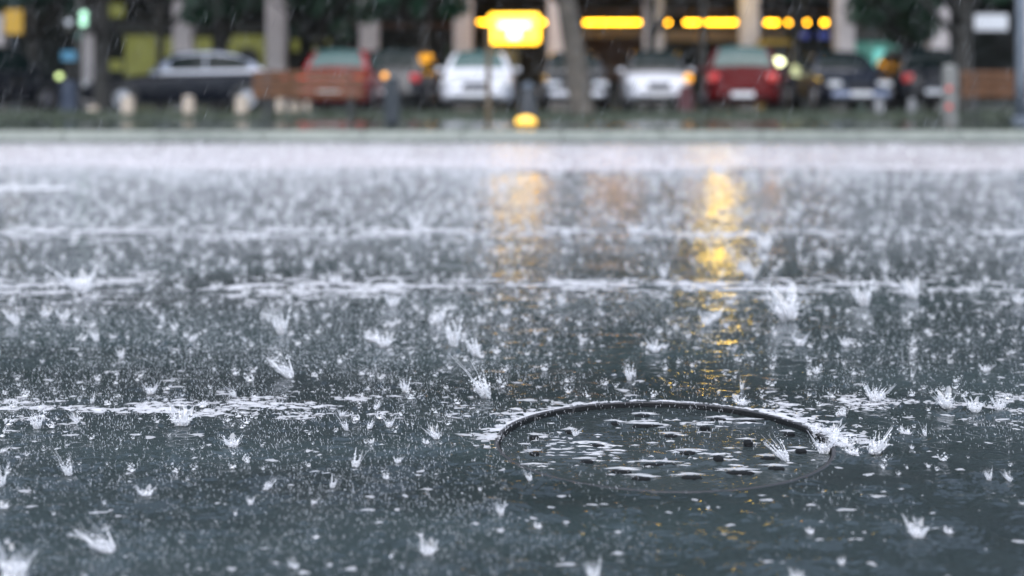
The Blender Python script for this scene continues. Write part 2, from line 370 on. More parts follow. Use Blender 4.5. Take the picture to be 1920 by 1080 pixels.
# ------------------------------------------------------------------ manhole
mh = thing('manhole', 'round iron manhole lid sunk in the flooded road, wet rim shining', 'manhole', (MCX, MCY, 0))
def disc_profile(prof, name, m, parent, n=160, closed=True, smooth=True):
    V = []; F = []; k_ = len(prof)
    for r, z in prof:
        for k in range(n): q = 2*math.pi*k/n; V.append((r*math.cos(q), r*math.sin(q), z))
    for i in range(k_ if closed else k_-1):
        a, b = i*n, ((i+1) % k_)*n
        for k in range(n): F.append((a+k, a+(k+1) % n, b+(k+1) % n, b+k))
    return obj(name, V, F, m, parent, smooth)
disc_profile([(.3195, -.03), (.3197, -.0012), (.3205, .0003), (.323, .0009), (.3275, .0004), (.329, -.002), (.329, -.03)], 'frame', M['iron_rim'], mh)
disc_profile([(.3192, -.03), (.3192, -.0008), (.3178, -.002), (.3172, -.03)], 'inner_wall', M['iron_matte'], mh)
cover = MB().lathe([(.3165, -.028), (.3165, -.0185), (.312, -.0175), (.0001, -.0175)], n=120).build('cover', M['iron'], mh, smooth=False)
studs = [(1153,796,20,0),(1212,801,62,0),(1205,782,36,0),(1322,806,22,1),(1347,789,34,0),(1403,793,36,0),(1403,836,20,2),(1347,866,22,2),
         (1502,850,24,1),(1480,818,24,1),(1002,824,20,1),(1002,855,22,1),(1165,887,44,0),(1237,874,70,0),(1202,900,42,0),(1297,898,46,0),
         (1387,889,62,0),(1456,881,36,0),(1100,868,30,0),(1290,852,34,0),(1258,820,30,0),(1440,862,34,0),(1120,838,26,0),(1070,812,26,0)]
stud_pos = []
for (px, py, wpx, hgt) in studs:
    D = FPX*(CH+.012)/(py-HY); x = X(px, D)-MCX; y = D-MCY; wx = wpx/FPX*D/2
    top = (-.0078, -.0055, -.0026)[hgt]; wx *= .88
    if hgt == 2: wx *= 1.0
    stud_pos.append((x, y, wx, top))
    P = []; Fc = []; nn = 20
    for (f, z) in ((1.05, -.0173), (1.0, top-.002), (.88, top), (.0, top+.0004)):
        for k in range(nn):
            q = 2*math.pi*k/nn; yy = .0075+(.004 if hgt == 2 else 0)
            P.append((x+wx*f*math.copysign(abs(math.cos(q))**.7, math.cos(q)), y+yy*f*math.sin(q), z))
    for i in range(3):
        for k in range(nn): Fc.append((i*nn+k, i*nn+(k+1) % nn, (i+1)*nn+(k+1) % nn, (i+1)*nn+k))
    obj('stud', P, Fc, M['iron_matte'], mh, True)
# water standing on the lid
wx_ = np.arange(-.3185, .3186, .0028); WX, WY = np.meshgrid(wx_, wx_); WR = np.hypot(WX, WY)
WH = -.0110+(lattice(WX+5, WY+5, .05, .03, 21)-.5)*.0016
par = np.exp(-((WX+.17)/.12)**2)*np.exp(-((WY+.0)/.11)**2)
WH += par*np.sin(WY*2*math.pi/.022+3*lattice(WX+5, WY+5, .06, .2, 22))*.0022*np.clip((lattice(WX+5, WY+5, .05, .1, 31)-.25)*2, 0, 1)
bl = np.exp(-((WX-.02)/.2)**2)*np.exp(-((WY+.10)/.09)**2)
WH += bl*(lattice(WX+9, WY+5, .035, .018, 23)-.5)*.008
WH += np.exp(-((WX-.1)/.25)**2)*np.exp(-((WY-.19)/.06)**2)*(lattice(WX+9, WY+5, .05, .02, 24)-.5)*.006
for k in range(240):
    a0 = rng.uniform(0, 6.28); r_ = .31*math.sqrt(rng.random()); d = np.hypot(WX-r_*math.cos(a0), WY-r_*math.sin(a0))
    r0 = rng.uniform(.0, .03); lam = rng.uniform(.011, .018); WH += rng.uniform(.0002, .0008)*np.cos((d-r0)*2*math.pi/lam)*np.exp(-((d-r0)/lam)**2)
for (x, y, wx, top) in stud_pos:                        # meniscus piled up behind each stud
    d = np.hypot((WX-x)/(wx+.006), (WY-y-.010)/.010); WH += .0032*np.exp(-d**2*1.6)
WH += .0015*np.clip((WR-.302)/.016, 0, 1)**2
inside = WR < .318
iw = np.arange(WX.size).reshape(WX.shape)
Fw = np.stack([iw[:-1, :-1], iw[:-1, 1:], iw[1:, 1:], iw[1:, :-1]], -1).reshape(-1, 4); Fw = Fw[inside.ravel()[Fw].all(1)]
M['lidwater'] = wet_ground('water_over_iron', (.008, .013, .013), (.024, .034, .034), 240, ripple=.12)
uw = np.zeros(WX.size, bool); uw[Fw.ravel()] = True; rw = np.cumsum(uw)-1
lw = npmesh('puddle', np.stack([WX.ravel(), WY.ravel(), WH.ravel()], -1)[uw], rw[Fw], M['lidwater'], smooth=True); lw.location = (MCX, MCY, 0); struct(lw)

# ------------------------------------------------------------------ splashes
def splash_mesh(seed, jets, lean, spread, hgt, veil, detail=1):
    r = random.Random(seed); core = MB(); vl = MB()
    # foot
    n = 9; P = []; Fc = []
    for (f, z) in ((1, 0), (.8, .05), (.35, .12), (0, .14)):
        for k in range(n): q = 6.283*k/n; e = 1+.35*math.sin(3*q+seed)+.2*r.random(); P.append((.16*f*e*math.cos(q), .12*f*e*math.sin(q), z))
    for i in range(3):
        for k in range(n): Fc.append((i*n+k, i*n+(k+1) % n, (i+1)*n+(k+1) % n, (i+1)*n+k))
    core.add([(x*.7, y*.7, z*.6) for x, y, z in P], Fc)
    tips = []
    def bead(p, d, s_):
        p = Vector(p); a = Vector((r.gauss(0, 1), r.gauss(0, 1), r.gauss(0, 1))).normalized(); u = d.cross(a).normalized(); v = d.cross(u)
        if not detail: core.add([p-d*s_*1.6, p+u*s_, p+v*s_, p-(u+v)*s_*.7, p+d*s_*1.6], [(0,2,1),(0,3,2),(0,1,3),(4,1,2),(4,2,3),(4,3,1)]); return
        P = [p-d*s_*1.5]+[p+(u*math.cos(q*1.2566+z_)+v*math.sin(q*1.2566+z_))*s_*r.uniform(.8, 1.25)+d*s_*z_*.8 for z_ in (-.6, .6) for q in range(5)]+[p+d*s_*1.5]
        Fc = [(0, 1+(q+1) % 5, 1+q) for q in range(5)]+[(1+q, 1+(q+1) % 5, 6+(q+1) % 5, 6+q) for q in range(5)]+[(11, 6+q, 6+(q+1) % 5) for q in range(5)]
        core.add(P, Fc)
    for j in range(jets):
        q = 6.283*(j+r.random()*.8)/jets; L = hgt*(r.uniform(.15, .5) if j % 4 or veil > .8 else r.uniform(.55, .95))*(1.25 if math.cos(q) < -.2 and lean < 0 else 1)
        out_ = spread*r.uniform(.5, 1.2); dx, dy = math.cos(q)*out_+lean*r.uniform(.4, 1.2), math.sin(q)*out_
        bend = r.uniform(.2, .6)
        def pos(t): return Vector((.13*math.cos(q)+dx*t*L*.95, .11*math.sin(q)+dy*t*L*.95, .02+L*(t*(1+bend)-bend*t*t)))
        st = 5 if detail else 2
        if detail: core.tube([pos(k/st*.8) for k in range(st+1)], [(.022*(1-k/st)+.004)*(1+.7*r.random()) for k in range(st+1)], 5)
        tips.append([pos(1.0)])
        for k in range(16 if detail else 4):
            t = r.random()**.8*1.12; w_ = .012+.055*t; p = pos(t)+Vector((r.gauss(0, w_), r.gauss(0, w_), r.gauss(0, w_*.6)))
            d = (pos(t+.05)-pos(t)).normalized(); p.z = max(p.z, .01); bead(p, d, r.uniform(.35, 1)*(.040*(1-t*.75)+.004))
    if detail:                                           # hair-thin threads of water
        for k in range(5):
            q = r.random()*6.283; L = hgt*r.uniform(.35, 1.15); o_ = spread*r.uniform(.3, 1.3); p = Vector((.1*math.cos(q), .1*math.sin(q), .03))
            e_ = Vector((math.cos(q)*o_*L+lean*L*.8, math.sin(q)*o_*L, L)); m_ = p.lerp(e_, .5)+Vector((0, 0, .08*L))
            core.tube([p, m_, e_], [.010, .006, .002], 4)
    for k in range(150 if detail else 12):                 # churned heart of the splash
        q = r.random()*6.283; f = r.random()**.7; z_ = abs(r.gauss(0, .20))*hgt; rd = (.13+z_*.75*spread)*f
        bead((rd*math.cos(q)+lean*z_*.6, rd*math.sin(q)*.9, .02+z_), Vector((r.gauss(0, .5), r.gauss(0, .5), 1)).normalized(), r.uniform(.009, .030 if detail else .05))
    for k in range((70 if detail else 5)):               # thrown drops
        tp = r.choice(tips)[-1]; f = r.uniform(.3, 1.6); p = Vector(tp)*f+Vector((r.gauss(0, .13), r.gauss(0, .13), r.gauss(0, .12))); p.z = abs(p.z)+.01
        bead(p, Vector((tp[0], tp[1], tp[2]+.2)).normalized(), r.uniform(.004, .013))
    if veil:
        n = 36; P = []; Fc = []
        for i in range(6):
            t = i/5
            for k in range(n):
                q = 6.283*k/n; top = hgt*veil*(.55+.25*math.sin(q*jets+seed)+.3*math.sin(q*2.3+seed*2)+.2*r.random())
                rad = .13+.9*spread*top*t*(.6+.5*t); P.append((rad*math.cos(q)+lean*top*t*.8, rad*.9*math.sin(q), .01+top*t))
        P = [(x+r.gauss(0, .012), y+r.gauss(0, .012), z+r.gauss(0, .012)) for x, y, z in P]
        for i in range(5):
            for k in range(n):
                if r.random() < .08+.09*i: continue          # the sheet is torn
                Fc.append((i*n+k, i*n+(k+1) % n, (i+1)*n+(k+1) % n, (i+1)*n+k))
        vl.add(P, Fc)
    return core, vl
protos = []
for k, (jets, lean, spread, hgt, veil) in enumerate([(7,-.35,.6,1.0,.7),(6,-.8,.5,1.15,.5),(9,.05,.75,.8,.9),(5,-.2,.35,1.1,.5),(8,.3,.7,.8,.8),(7,-.15,.9,.6,.7),
                                         (4,-.6,.4,1.2,.35),(10,0,.55,.7,1.0),(6,.5,.45,.9,.6),(5,-.1,.8,.5,.6),
 (11,-.2,.8,1.0,.3),(3,-.3,.25,1.4,.3),(12,.1,1.0,.55,.4),(5,-1.0,.4,.8,.3),(2,.2,.3,1.5,.2),(9,-.4,.5,1.1,.9),(6,.7,.6,1.0,.3),(13,-.1,.45,.8,.6)]):
    c_, v_ = splash_mesh(k+3, jets, lean, spread, hgt, veil); protos.append((c_, v_))
pm = []
for c_, v_ in protos:
    def mk(mb, m, nm):
        me = bpy.data.meshes.new(nm); me.from_pydata([tuple(v) for v in mb.V], [], mb.F); me.update(); me.materials.append(m)
        me.polygons.foreach_set('use_smooth', [True]*len(me.polygons)); return me
    pm.append((mk(c_, M['splash'], 'splash_core'), mk(v_, M['veil'], 'splash_sheet')))
SG = 'raindrop splashes on the road'
SL = 'small white splash a raindrop throws up from the wet road'
def splash(k, x, y, s, wide=1.0, rz=0.0, label=None, z=0.0):
    o = bpy.data.objects.new('raindrop_splash', pm[k][0]); S.collection.objects.link(o)
    o.location = (x, y, z-.001); o.rotation_euler = (0, 0, rz); o.scale = (s*wide, s*wide, s)
    tag(o, label or SL, 'splash', None if label else SG)
    v = bpy.data.objects.new('water_sheet', pm[k][1]); S.collection.objects.link(v); v.parent = o
for i, (px, py, hp, k, wf, lab) in enumerate(hero):
    D = FPX*CH/(py-HY); inlid = math.hypot(X(px, D)-MCX, D-MCY) < .315
    z = -.012 if inlid else 0.0
    splash(k, X(px, D), D, hp/FPX*D*.92, wf, random.uniform(-.35, .35), lab, z)
nh = len(hero)
rs = random.Random(5); cnt = 0; sp_used = [(X(h[0], FPX*CH/(h[1]-HY)), FPX*CH/(h[1]-HY)) for h in hero]
while cnt < 298-nh:
    py = 400+680*rs.random()**1.9; px = rs.uniform(-20, 1940)
    if py > 680 and rs.random() < .45: continue
    D = FPX*CH/(py-HY); x = X(px, D)
    if math.hypot(x-MCX, D-MCY) < .36: continue
    left = 1.15 if px < 1000 else 1
    splash(rs.randrange(18), x, D, (.008+.022*rs.random()**1.7)*left*(.6+.10*min(D, 7)), rs.uniform(.9, 1.5), rs.uniform(-.8, .8)); cnt += 1
# the countless rest further off: one mass
def octa(P, axis_, half, wid):
    """elongated drops: P (n,3), axis_ (n,3) unit, half (n), wid (n)"""
    n = len(P); a = axis_*half[:, None]; u = np.zeros_like(P); u[:, 0] = wid; v = np.zeros_like(P); v[:, 1] = wid
    V = np.stack([P-a, P+u, P+v, P-u, P-v, P+a], 1).reshape(-1, 3)
    f = np.array([(0,2,1),(0,3,2),(0,4,3),(0,1,4),(5,1,2),(5,2,3),(5,3,4),(5,4,1)]); F = (np.arange(n)[:, None, None]*6+f[None]).reshape(-1)
    return V, F
low = []
for k in range(8):
    c_, _ = splash_mesh(k+40, 6, random.uniform(-.6, .3), .65, .9, 0, detail=0)
    tri = []
    for f in c_.F:
        for q in range(1, len(f)-1): tri.append((f[0], f[q], f[q+1]))
    low.append((np.array([tuple(v) for v in c_.V]), np.array(tri)))
VV = []; FF = []; b = 0
N_FAR = 24000
for i in range(N_FAR):
    D = rs.uniform(2.4, 11) if rs.random() < .75 else (rs.gauss(10.6, .45) if rs.random() < .6 else rs.uniform(11, 15))
    hwid = .41*D+1.4; x = rs.uniform(-1, 1)*hwid
    den = (1.0 if x < 0 else .62)*(.35+1.2*float(lattice(np.array([x+60.]), np.array([D]), .5, .9, 77)[0]))
    if rs.random() > den: continue
    if math.hypot(x-MCX, D-MCY) < .36: continue
    v, f = low[rs.randrange(8)]; s_ = (.0035+.034*rs.random()**3)*(.4+.20*min(D, 12))*(1.15 if x < 0 else 1); q = rs.uniform(0, 6.28); cs, sn_ = math.cos(q), math.sin(q)
    w_ = np.stack([x+s_*1.3*(v[:, 0]*cs-v[:, 1]*sn_), D+s_*1.3*(v[:, 0]*sn_+v[:, 1]*cs), s_*v[:, 2]+.002], -1)
    VV.append(w_); FF.append(f+b); b += len(v)
tag(npmesh('rain_splatter', np.concatenate(VV), np.concatenate(FF), M['splash'], k=3, smooth=True), 'mass of tiny rain splashes blurring together across the road', 'rain splatter', kind='stuff')
# fine droplets hanging over the surface
n = 520000
D = rng.uniform(1.7**.75, 14.5**.75, n)**(1/.75); px = rng.uniform(-1, 1, n)*(.41+1.4/D)
clump = lattice(px*D+50, D+50, .12, .16, 41)*.6+.4*lattice(px*D+50, D+50, .6, .9, 42); keep = (clump+rng.random(n)*.5) > .55+.16*(px > 0)+.17*np.clip((4.2-D)/1.4, 0, 1); D, px = D[keep], px[keep]; n = len(D)
P = np.stack([px*D, D, np.abs(rng.normal(0, .022, n))*(.6+.12*np.minimum(D, 8))+.001], -1)
ax = np.stack([rng.normal(-.12, .3, n), rng.normal(0, .2, n), np.ones(n)], -1); ax /= np.linalg.norm(ax, axis=1)[:, None]
V, F = octa(P, ax, rng.uniform(.0010, .0050, n)*(.5+.14*D), rng.uniform(.00025, .0006, n)*(.5+.20*D))
tag(npmesh('spray', V, F, M['spray'], k=3), 'fine spray of droplets bouncing over the flooded road', 'spray', kind='stuff')
# foam flecks doubling as painted sky glints: where the water piles up in lines, round the lid, and scattered
pts = []
def fleck(x, y, s_): pts.append((x, y, s_))
def lat1(x, y, sx, sy, sd): return float(lattice(np.array([x+80.]), np.array([y+8.]), sx, sy, sd)[0])
def foam_glint_band(n_, x0, x1, yc, sg, s0, s1, sd, fade):
    for _ in range(n_):
        x = rs.uniform(x0, x1); y = yc+rs.gauss(0, sg)*(.6+lat1(x, 0, .25, 1, sd+1))+.6*sg*(lat1(x, 0, .5, 1, sd+2)-.5)
        if lat1(x, y, .11*yc/2.9, .03*yc/2.9, sd) < .44+rs.random()*.22: continue
        if rs.random() > fade(x): continue
        fleck(x, y, s0+(s1-s0)*rs.random()**2.2)
foam_glint_band(10500, -2.4, .1, 2.905, .060, .0012, .0080, 51, lambda x: 1 if x < -.55 else max(.05, (-.05-x)/.5))
foam_glint_band(6000, .5, 2.5, 2.925, .05, .0012, .0075, 52, lambda x: .85 if x > .7 else max(0, (x-.5)/.2))
foam_glint_band(15000, -3.3, 3.3, 4.62, .12, .002, .016, 53, lambda x: .95 if x < .7 else max(.25, 1-(x-.7)))
foam_glint_band(7500, -4.1, 4.1, 6.25, .12, .005, .026, 54, lambda x: .9 if x < -.5 else max(.25, .8-(x+.5)*.35))
for k in range(420): q = rs.uniform(.1, 2.9); r_ = MR+.004+abs(rs.gauss(0, .0022)); fleck(MCX+r_*math.cos(q), MCY+r_*math.sin(q), rs.uniform(.0015, .004))  # white flecks paint the sky reflection along the far rim
for k in range(90): q = rs.uniform(2.0, 3.3); r_ = MR+abs(rs.gauss(.012, .022)); fleck(MCX+r_*math.cos(q), MCY+r_*math.sin(q), rs.uniform(.003, .010))
for k in range(170): q = rs.uniform(-.15, .8); r_ = MR+abs(rs.gauss(.015, .04)); fleck(MCX+r_*math.cos(q), MCY+r_*math.sin(q)*1.0, rs.uniform(.003, .010))
for k in range(4200):
    D = rs.uniform(1.75, 7.5); x = rs.uniform(-1, 1)*(.4*D+1.3)
    if math.hypot(x-MCX, D-MCY) > .345: fleck(x, D, (.0012+.0058*rs.random()**2)*(1 if rs.random() < .85 else 1.5))
VV = []; FF = []; b = 0; nn = 9
for (x, y, s_) in pts:
    if math.hypot(x-MCX, y-MCY) < MR+.004: continue
    z = height(x, y)+.0008; ex = rs.uniform(1.0, 2.4); an = rs.gauss(-.05, .18); w1, w2 = rs.random()*6, rs.random()*6
    ring = []
    for k in range(nn):
        q = 6.283*k/nn; e = 1+.35*math.sin(2*q+w1)+.35*math.sin(3*q+w2)+rs.uniform(-.15, .15); u_, v_ = s_*ex*e*math.cos(q), s_*e*math.sin(q)
        ring.append((x+u_*math.cos(an)-v_*math.sin(an), y+u_*math.sin(an)+v_*math.cos(an), z-.0012))
    VV += ring+[(x, y, z+s_*.16)]; FF += [(b+k, b+(k+1) % nn, b+nn) for k in range(nn)]; b += nn+1
tag(npmesh('foam', np.array(VV), np.array(FF), M['foam'], k=3, smooth=True), 'white foam and painted sky glints in broken lines on the road', 'foam', kind='stuff')
# foam on the lid; white crescents behind the studs paint highlights
VV = []; FF = []; b = 0
lid = [(x, y+.0185, wx*1.2+.004, .0055, t+.0005) for (x, y, wx, t) in stud_pos]+[(x+wx*.9, y+.010, .018, .003) for (x, y, wx, t) in stud_pos[::2]]
for k in range(52): lid.append((rs.gauss(.02, .13), rs.gauss(-.08, .05), rs.uniform(.005, .024), rs.uniform(.0014, .0036)))
for k in range(26): lid.append((rs.gauss(-.13, .035), -.05+.0155*(k % 7)+rs.gauss(0, .003), rs.uniform(.010, .030), rs.uniform(.0012, .0024)))
for k in range(34): lid.append((rs.gauss(-.21, .03), rs.gauss(.03, .07), rs.uniform(.006, .02), rs.uniform(.002, .004)))
for k in range(34): lid.append((rs.gauss(.1, .09), rs.gauss(.18, .03), rs.uniform(.008, .03), rs.uniform(.002, .004)))
for (x, y, a_, b_, *zt) in lid:
    if math.hypot(x, y) > .30: continue
    i = min(int((y+.3185)/.0028), len(wx_)-1); j = min(int((x+.3185)/.0028), len(wx_)-1); z = max(WH[i, j], zt[0]) if zt else WH[i, j]
    w1, w2 = rs.random()*6, rs.random()*6; nn = 12
    for k in range(nn):
        q = 6.283*k/nn; e = 1+.3*math.sin(2*q+w1)+.3*math.sin(3*q+w2)+rs.uniform(-.12, .12); VV.append((MCX+x+a_*e*math.cos(q), MCY+y+b_*e*math.sin(q), z-.0008))
    VV.append((MCX+x, MCY+y, z+.0018)); FF += [(b+k, b+(k+1) % nn, b+nn) for k in range(nn)]; b += nn+1
tag(npmesh('lid_foam_glints', np.array(VV), np.array(FF), M['foam'], k=3, smooth=True), 'white bubbles and painted highlights on the water over the manhole lid', 'foam', kind='stuff')
# falling rain
n = 24000
D = rng.uniform(2.2**.7, 27**.7, n)**(1/.7); P = np.stack([rng.uniform(-1, 1, n)*(.42*D+1.5), D, rng.uniform(.02, 1, n)*(.9+.075*D)+.0], -1)
ax = np.stack([.36+rng.normal(0, .05, n), rng.normal(0, .05, n), np.ones(n)], -1); ax /= np.linalg.norm(ax, axis=1)[:, None]
V, F = octa(P, ax, rng.uniform(.015, .045, n)*(.5+.06*D), rng.uniform(.00018, .00036, n)*(.7+.08*D))
tag(npmesh('rain', V, F, M['rain'], k=3), 'slanting streaks of heavy rain falling over the street', 'rain', kind='stuff')

# ------------------------------------------------------------------ building with arcade
bd = thing('arcade_building', 'dark building across the street with pale columns and lit shopfronts under its arcade', 'building', (0, 40, 0))
def bpart(name, boxes, m, parent=bd, bev=0.0):
    mb = MB()
    for (c, d) in boxes: mb.box((c[0], c[1]-40 if parent is bd else c[1], c[2]), d, bev=bev)
    return mb.build(name, m, parent)
bpart('floor', [((0, 44, .03), (48, 9, .1))], M['path'])
bpart('back_wall', [((0, 48.2, 1.8), (48, .3, 3.5))], M['darkwall'])
bpart('ceiling', [((0, 44.2, 3.62), (48, 8.2, .2))], M['darkwall'])
bpart('upper_wall', [((0, 40.4, 13.7), (48, .5, 19.96))], M['facade'])
bpart('cornice', [((0, 40.25, 23.8), (48.4, 1.0, .25))], M['facade'])
bpart('side_wall', [((-23.8, 44.5, 11.5), (.4, 7.5, 23))], M['facade']); bpart('side_wall', [((23.8, 44.5, 11.5), (.4, 7.5, 23))], M['facade'])
colx = [-8, 168, 343, 517, 692, 868, 1045, 1225, 1405, 1583, 1760, 1936]
for cxp in [colx[0]-175*k for k in (4, 3, 2, 1)]+colx+[1936+176*k for k in (1, 2, 3, 4)]:
    x = X(cxp, 40)
    mb = MB(); mb.box((x, .1, 1.8), (.56, .5, 3.5), bev=.04); mb.box((x, .1, .16), (.66, .6, .2), bev=.02); mb.box((x, .1, 3.62), (.70, .64, .2), bev=.02)
    mb.build('column', M['column'], bd)
for fl in range(5):
    for k in range(-8, 9):
        x = k*2.76+.3; f = bpart('window', [((x, 40.12, 5.4+fl*3.6), (1.3, .08, 1.7))], M['greysign'])
        bpart('pane', [((x, .04+.03-40+40-.0, 5.4+fl*3.6), (1.1, .06, 1.5))], M['glass'], f).location = (0, 0.0, 0)
# shopfront parts under the arcade
def panel(name, x0, x1, y0, y1, D, m, th=.12, parent=bd):
    a, b_ = at(x0, y1, D), at(x1, y0, D)
    return bpart(name, [(((a.x+b_.x)/2, D, (a.z+b_.z)/2), (b_.x-a.x, th, b_.z-a.z))], m, parent, bev=.02)
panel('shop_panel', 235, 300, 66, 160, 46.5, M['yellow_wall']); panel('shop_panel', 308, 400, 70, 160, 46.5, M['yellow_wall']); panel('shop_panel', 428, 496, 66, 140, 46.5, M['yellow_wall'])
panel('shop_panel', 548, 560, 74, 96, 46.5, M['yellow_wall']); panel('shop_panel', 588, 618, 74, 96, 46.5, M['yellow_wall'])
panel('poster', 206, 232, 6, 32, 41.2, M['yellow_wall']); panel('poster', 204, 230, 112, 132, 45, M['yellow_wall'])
pw = MB().lathe([(.42, -.03), (.42, .03), (.38, .04), (.01, .04)], (X(465, 46.3), 6.3, Zp(112, 46.3)), 28, 'Y').build('round_window', M['greysign'], bd)
panel('fascia', 215, 500, 40, 62, 45.5, M['greysign']); panel('fascia', 1085, 1215, 54, 70, 44.5, M['greysign']); panel('fascia', 1245, 1400, 56, 78, 44.5, M['greysign'])
panel('fascia', 1425, 1475, 56, 70, 44.5, M['greysign']); panel('fascia', 1600, 1682, 42, 75, 44.5, M['greysign'])
panel('beam', 636, 906, 43, 54, 42.2, M['beam']); panel('beam', 1000, 1600, 20, 26, 42.2, M['beam'])
panel('shop_panel', 1085, 1200, 72, 150, 47.2, mat('brown_shop_wall', (.10, .06, .045), .6, var=.5, vscale=1.4))
panel('shop_window', 1600, 1692, 78, 165, 46.5, M['tealwin']); panel('display', 1640, 1657, 92, 128, 46.2, M['cyanlit']); panel('display', 1668, 1684, 92, 130, 46.2, M['teal'])
panel('shop_window', 735, 800, 88, 120, 46.5, mat('dim_shop_glass', (.10, .13, .13), .3, var=.7, vscale=1.2)); panel('shop_window', 835, 850, 85, 130, 46.5, M['teal'])
panel('shop_window', 940, 972, 92, 140, 46.5, mat('pale_green_glass', (.30, .38, .26), .3, var=.6, vscale=1.2))
panel('display', 1502, 1516, 60, 72, 45, M['bluelit']); panel('display', 1534, 1554, 60, 72, 45, M['bluelit'])
# lights and signs
for (x0, x1, lab) in [(896, 1022, 'long yellow strip light half hidden behind the bright sign'), (1096, 1200, 'yellow strip light between the thick trunk and the next column'),
                      (1249, 1255, 'short yellow strip light just right of a column, seen as one dot'), (1284, 1380, 'longest free yellow strip light above the red hatchback'),
                      (1436, 1458, 'short yellow strip light above the kiosk'), (1476, 1481, 'dimmest small yellow light right of the strip light above the kiosk'),
                      (1511, 1515, 'left one of the two round yellow lights over blue displays'), (1542, 1550, 'right one of the two round yellow lights over blue displays')]:
    D = 43; a = at(x0, 42, D); b_ = at(x1, 42, D); t = thing('strip_light', lab, 'light', ((a.x+b_.x)/2, D, 3.52)); hz = a.z-3.52; L_ = b_.x-a.x
    MB().box((0, 0, hz+.07), (L_+.1, .12, .05), bev=.01).box((0, 0, (hz+.1)/2+.0), (.03, .03, -hz-.1)).build('housing', M['black'], t)
    MB().tube([(-L_/2, 0, hz), (L_/2, 0, hz)], .05 if L_ > .4 else .06, 10).build('tube', M['tube'], t)
t = thing('light_box_sign', 'bright yellow light box with a white letter T, hanging before the arcade', 'sign', (X(964, 38), 38, Zp(54, 38)))
wb, hb = 96/FPX*38, 56/FPX*38
MB().box((0, 0, 0), (wb, .22, hb), bev=.08).build('panel', M['sign_y'], t)
MB().box((0, -.125, .10), (58/FPX*38, .03, 9/FPX*38), bev=.01).box((0, -.125, -.13), (22/FPX*38, .03, 20/FPX*38), bev=.01).build('white_mark', M['sign_w'], t)
MB().tube([(-.4, 0, hb/2), (-.4, 0, 2.5), (-.4, 2.1, 2.5)], .025, 8).tube([(.4, 0, hb/2), (.4, 0, 2.5), (.4, 2.1, 2.5)], .025, 8).build('bracket', M['black'], t)
t = thing('street_lamp', 'dark lamp post beside the red hatchback, its lantern above the picture', 'street lamp', (X(1318, 38.6), 38.6, 0))
hx = X(1347, 38.6)-X(1318, 38.6)
MB().tube([(0, 0, -.02), (0, 0, .5), (0, 0, 3.3), (0.08, 0, 4.05), (hx, 0, 4.12)], [.14, .11, .09, .06, .05], 12).build('post', M['black'], t, True)
MB().lathe([(.16, 0), (.17, .3), (.2, .34)], (0, 0, -.02), 16).build('base', M['black'], t)
MB().lathe([(.02, 4.12), (.30, 4.0), (.33, 3.96), (.05, 3.96)], (hx, 0, 0), 20).build('hood', M['black'], t)
MB().lathe([(.05, 3.95), (.28, 3.93), (.33, 3.7), (.26, 3.45), (.02, 3.40)], (hx, 0, 0), 20).build('lantern', M['lantern'], t, True)
t = thing('kiosk', 'yellow-framed kiosk with a glowing pale oval panel', 'kiosk', (X(1456, 36), 36, 0))
kw = 62/FPX*36
MB().box((-kw/2, 0, .85), (.14, .5, 1.7), bev=.03).box((kw/2, 0, .85), (.14, .5, 1.7), bev=.03).box((0, 0, 1.74), (kw+.14, .5, .12), bev=.03).build('frame', M['kiosk'], t)
MB().box((0, .1, .85), (kw-.15, .3, 1.6)).build('body', M['blackplastic'], t)
pv = []; 
ov = MB(); 
ov.lathe([(1, -.03), (1, .02), (.96, .03), (.01, .03)], (0, 0, 0), 28, 'Y')
o = ov.build('lit_panel', M['oval'], t); o.scale = (26/FPX*36/2*1.0, -1, 14/FPX*36/2); o.location = (0, -.08, Zp(116, 36))
t = thing('street_sign', 'square ochre sign plate on a post at the far left', 'sign', (X(26, 33), 33, 0))
MB().box((0, 0, Zp(41, 33)), (34/FPX*33, .04, 46/FPX*33), bev=.01).build('plate', M['ochre'], t); MB().tube([(0, .05, 0), (0, .05, 2.6)], .03).build('post', M['greymetal'], t)
t = thing('signboard', 'white rectangular signboard hung over the second bench', 'sign', (X(1858, 39), 39, Zp(42, 39)))
MB().box((0, 0, 0), (62/FPX*39, .08, 30/FPX*39), bev=.01).build('panel', M['whitesign'], t); MB().box((0, .4, .35), (.05, .8, .05)).build('bracket', M['black'], t)
t = thing('traffic_light', 'dark traffic light post with a glowing pale green lamp, far left', 'traffic light', (X(150, 29), 29, 0))
MB().tube([(0, 0, -.01), (0, 0, 2.75)], .055, 10).build('post', M['black'], t)
MB().box((.12, -.02, Zp(40, 29)), (.26, .2, .60), bev=.03).build('housing', M['black'], t); MB().box((-.2, -.02, Zp(44, 29)), (.2, .16, .34), bev=.03).build('housing', M['black'], t)
for (px, py, r_, m) in ((161, 28, .075, 'greenlit'), (160, 43, .075, 'greenlit'), (133, 43, .07, 'whitesign'), (152, 68, .06, 'teal')):
    MB().lathe([(r_, .02), (r_, -.02), (r_*.6, -.05), (.005, -.06)], (X(px, 29)-X(150, 29), -.13, Zp(py, 29)), 16, 'Y').build('lens', M[m], t)
t = thing('blue_sign', 'small blue plate on a dark box-based post beside the traffic light', 'sign', (X(130, 28), 28, 0))
MB().box((0, -.03, Zp(105, 28)), (28/FPX*28, .04, 18/FPX*28), bev=.01).build('plate', M['blueplate'], t)
MB().tube([(0, 0, 0), (0, 0, 1.3)], .03).build('post', M['black'], t); MB().box((0, 0, .36), (.30, .25, .72), bev=.03).build('box', mat('dark_blue_box', (.015, .025, .05), .4), t)
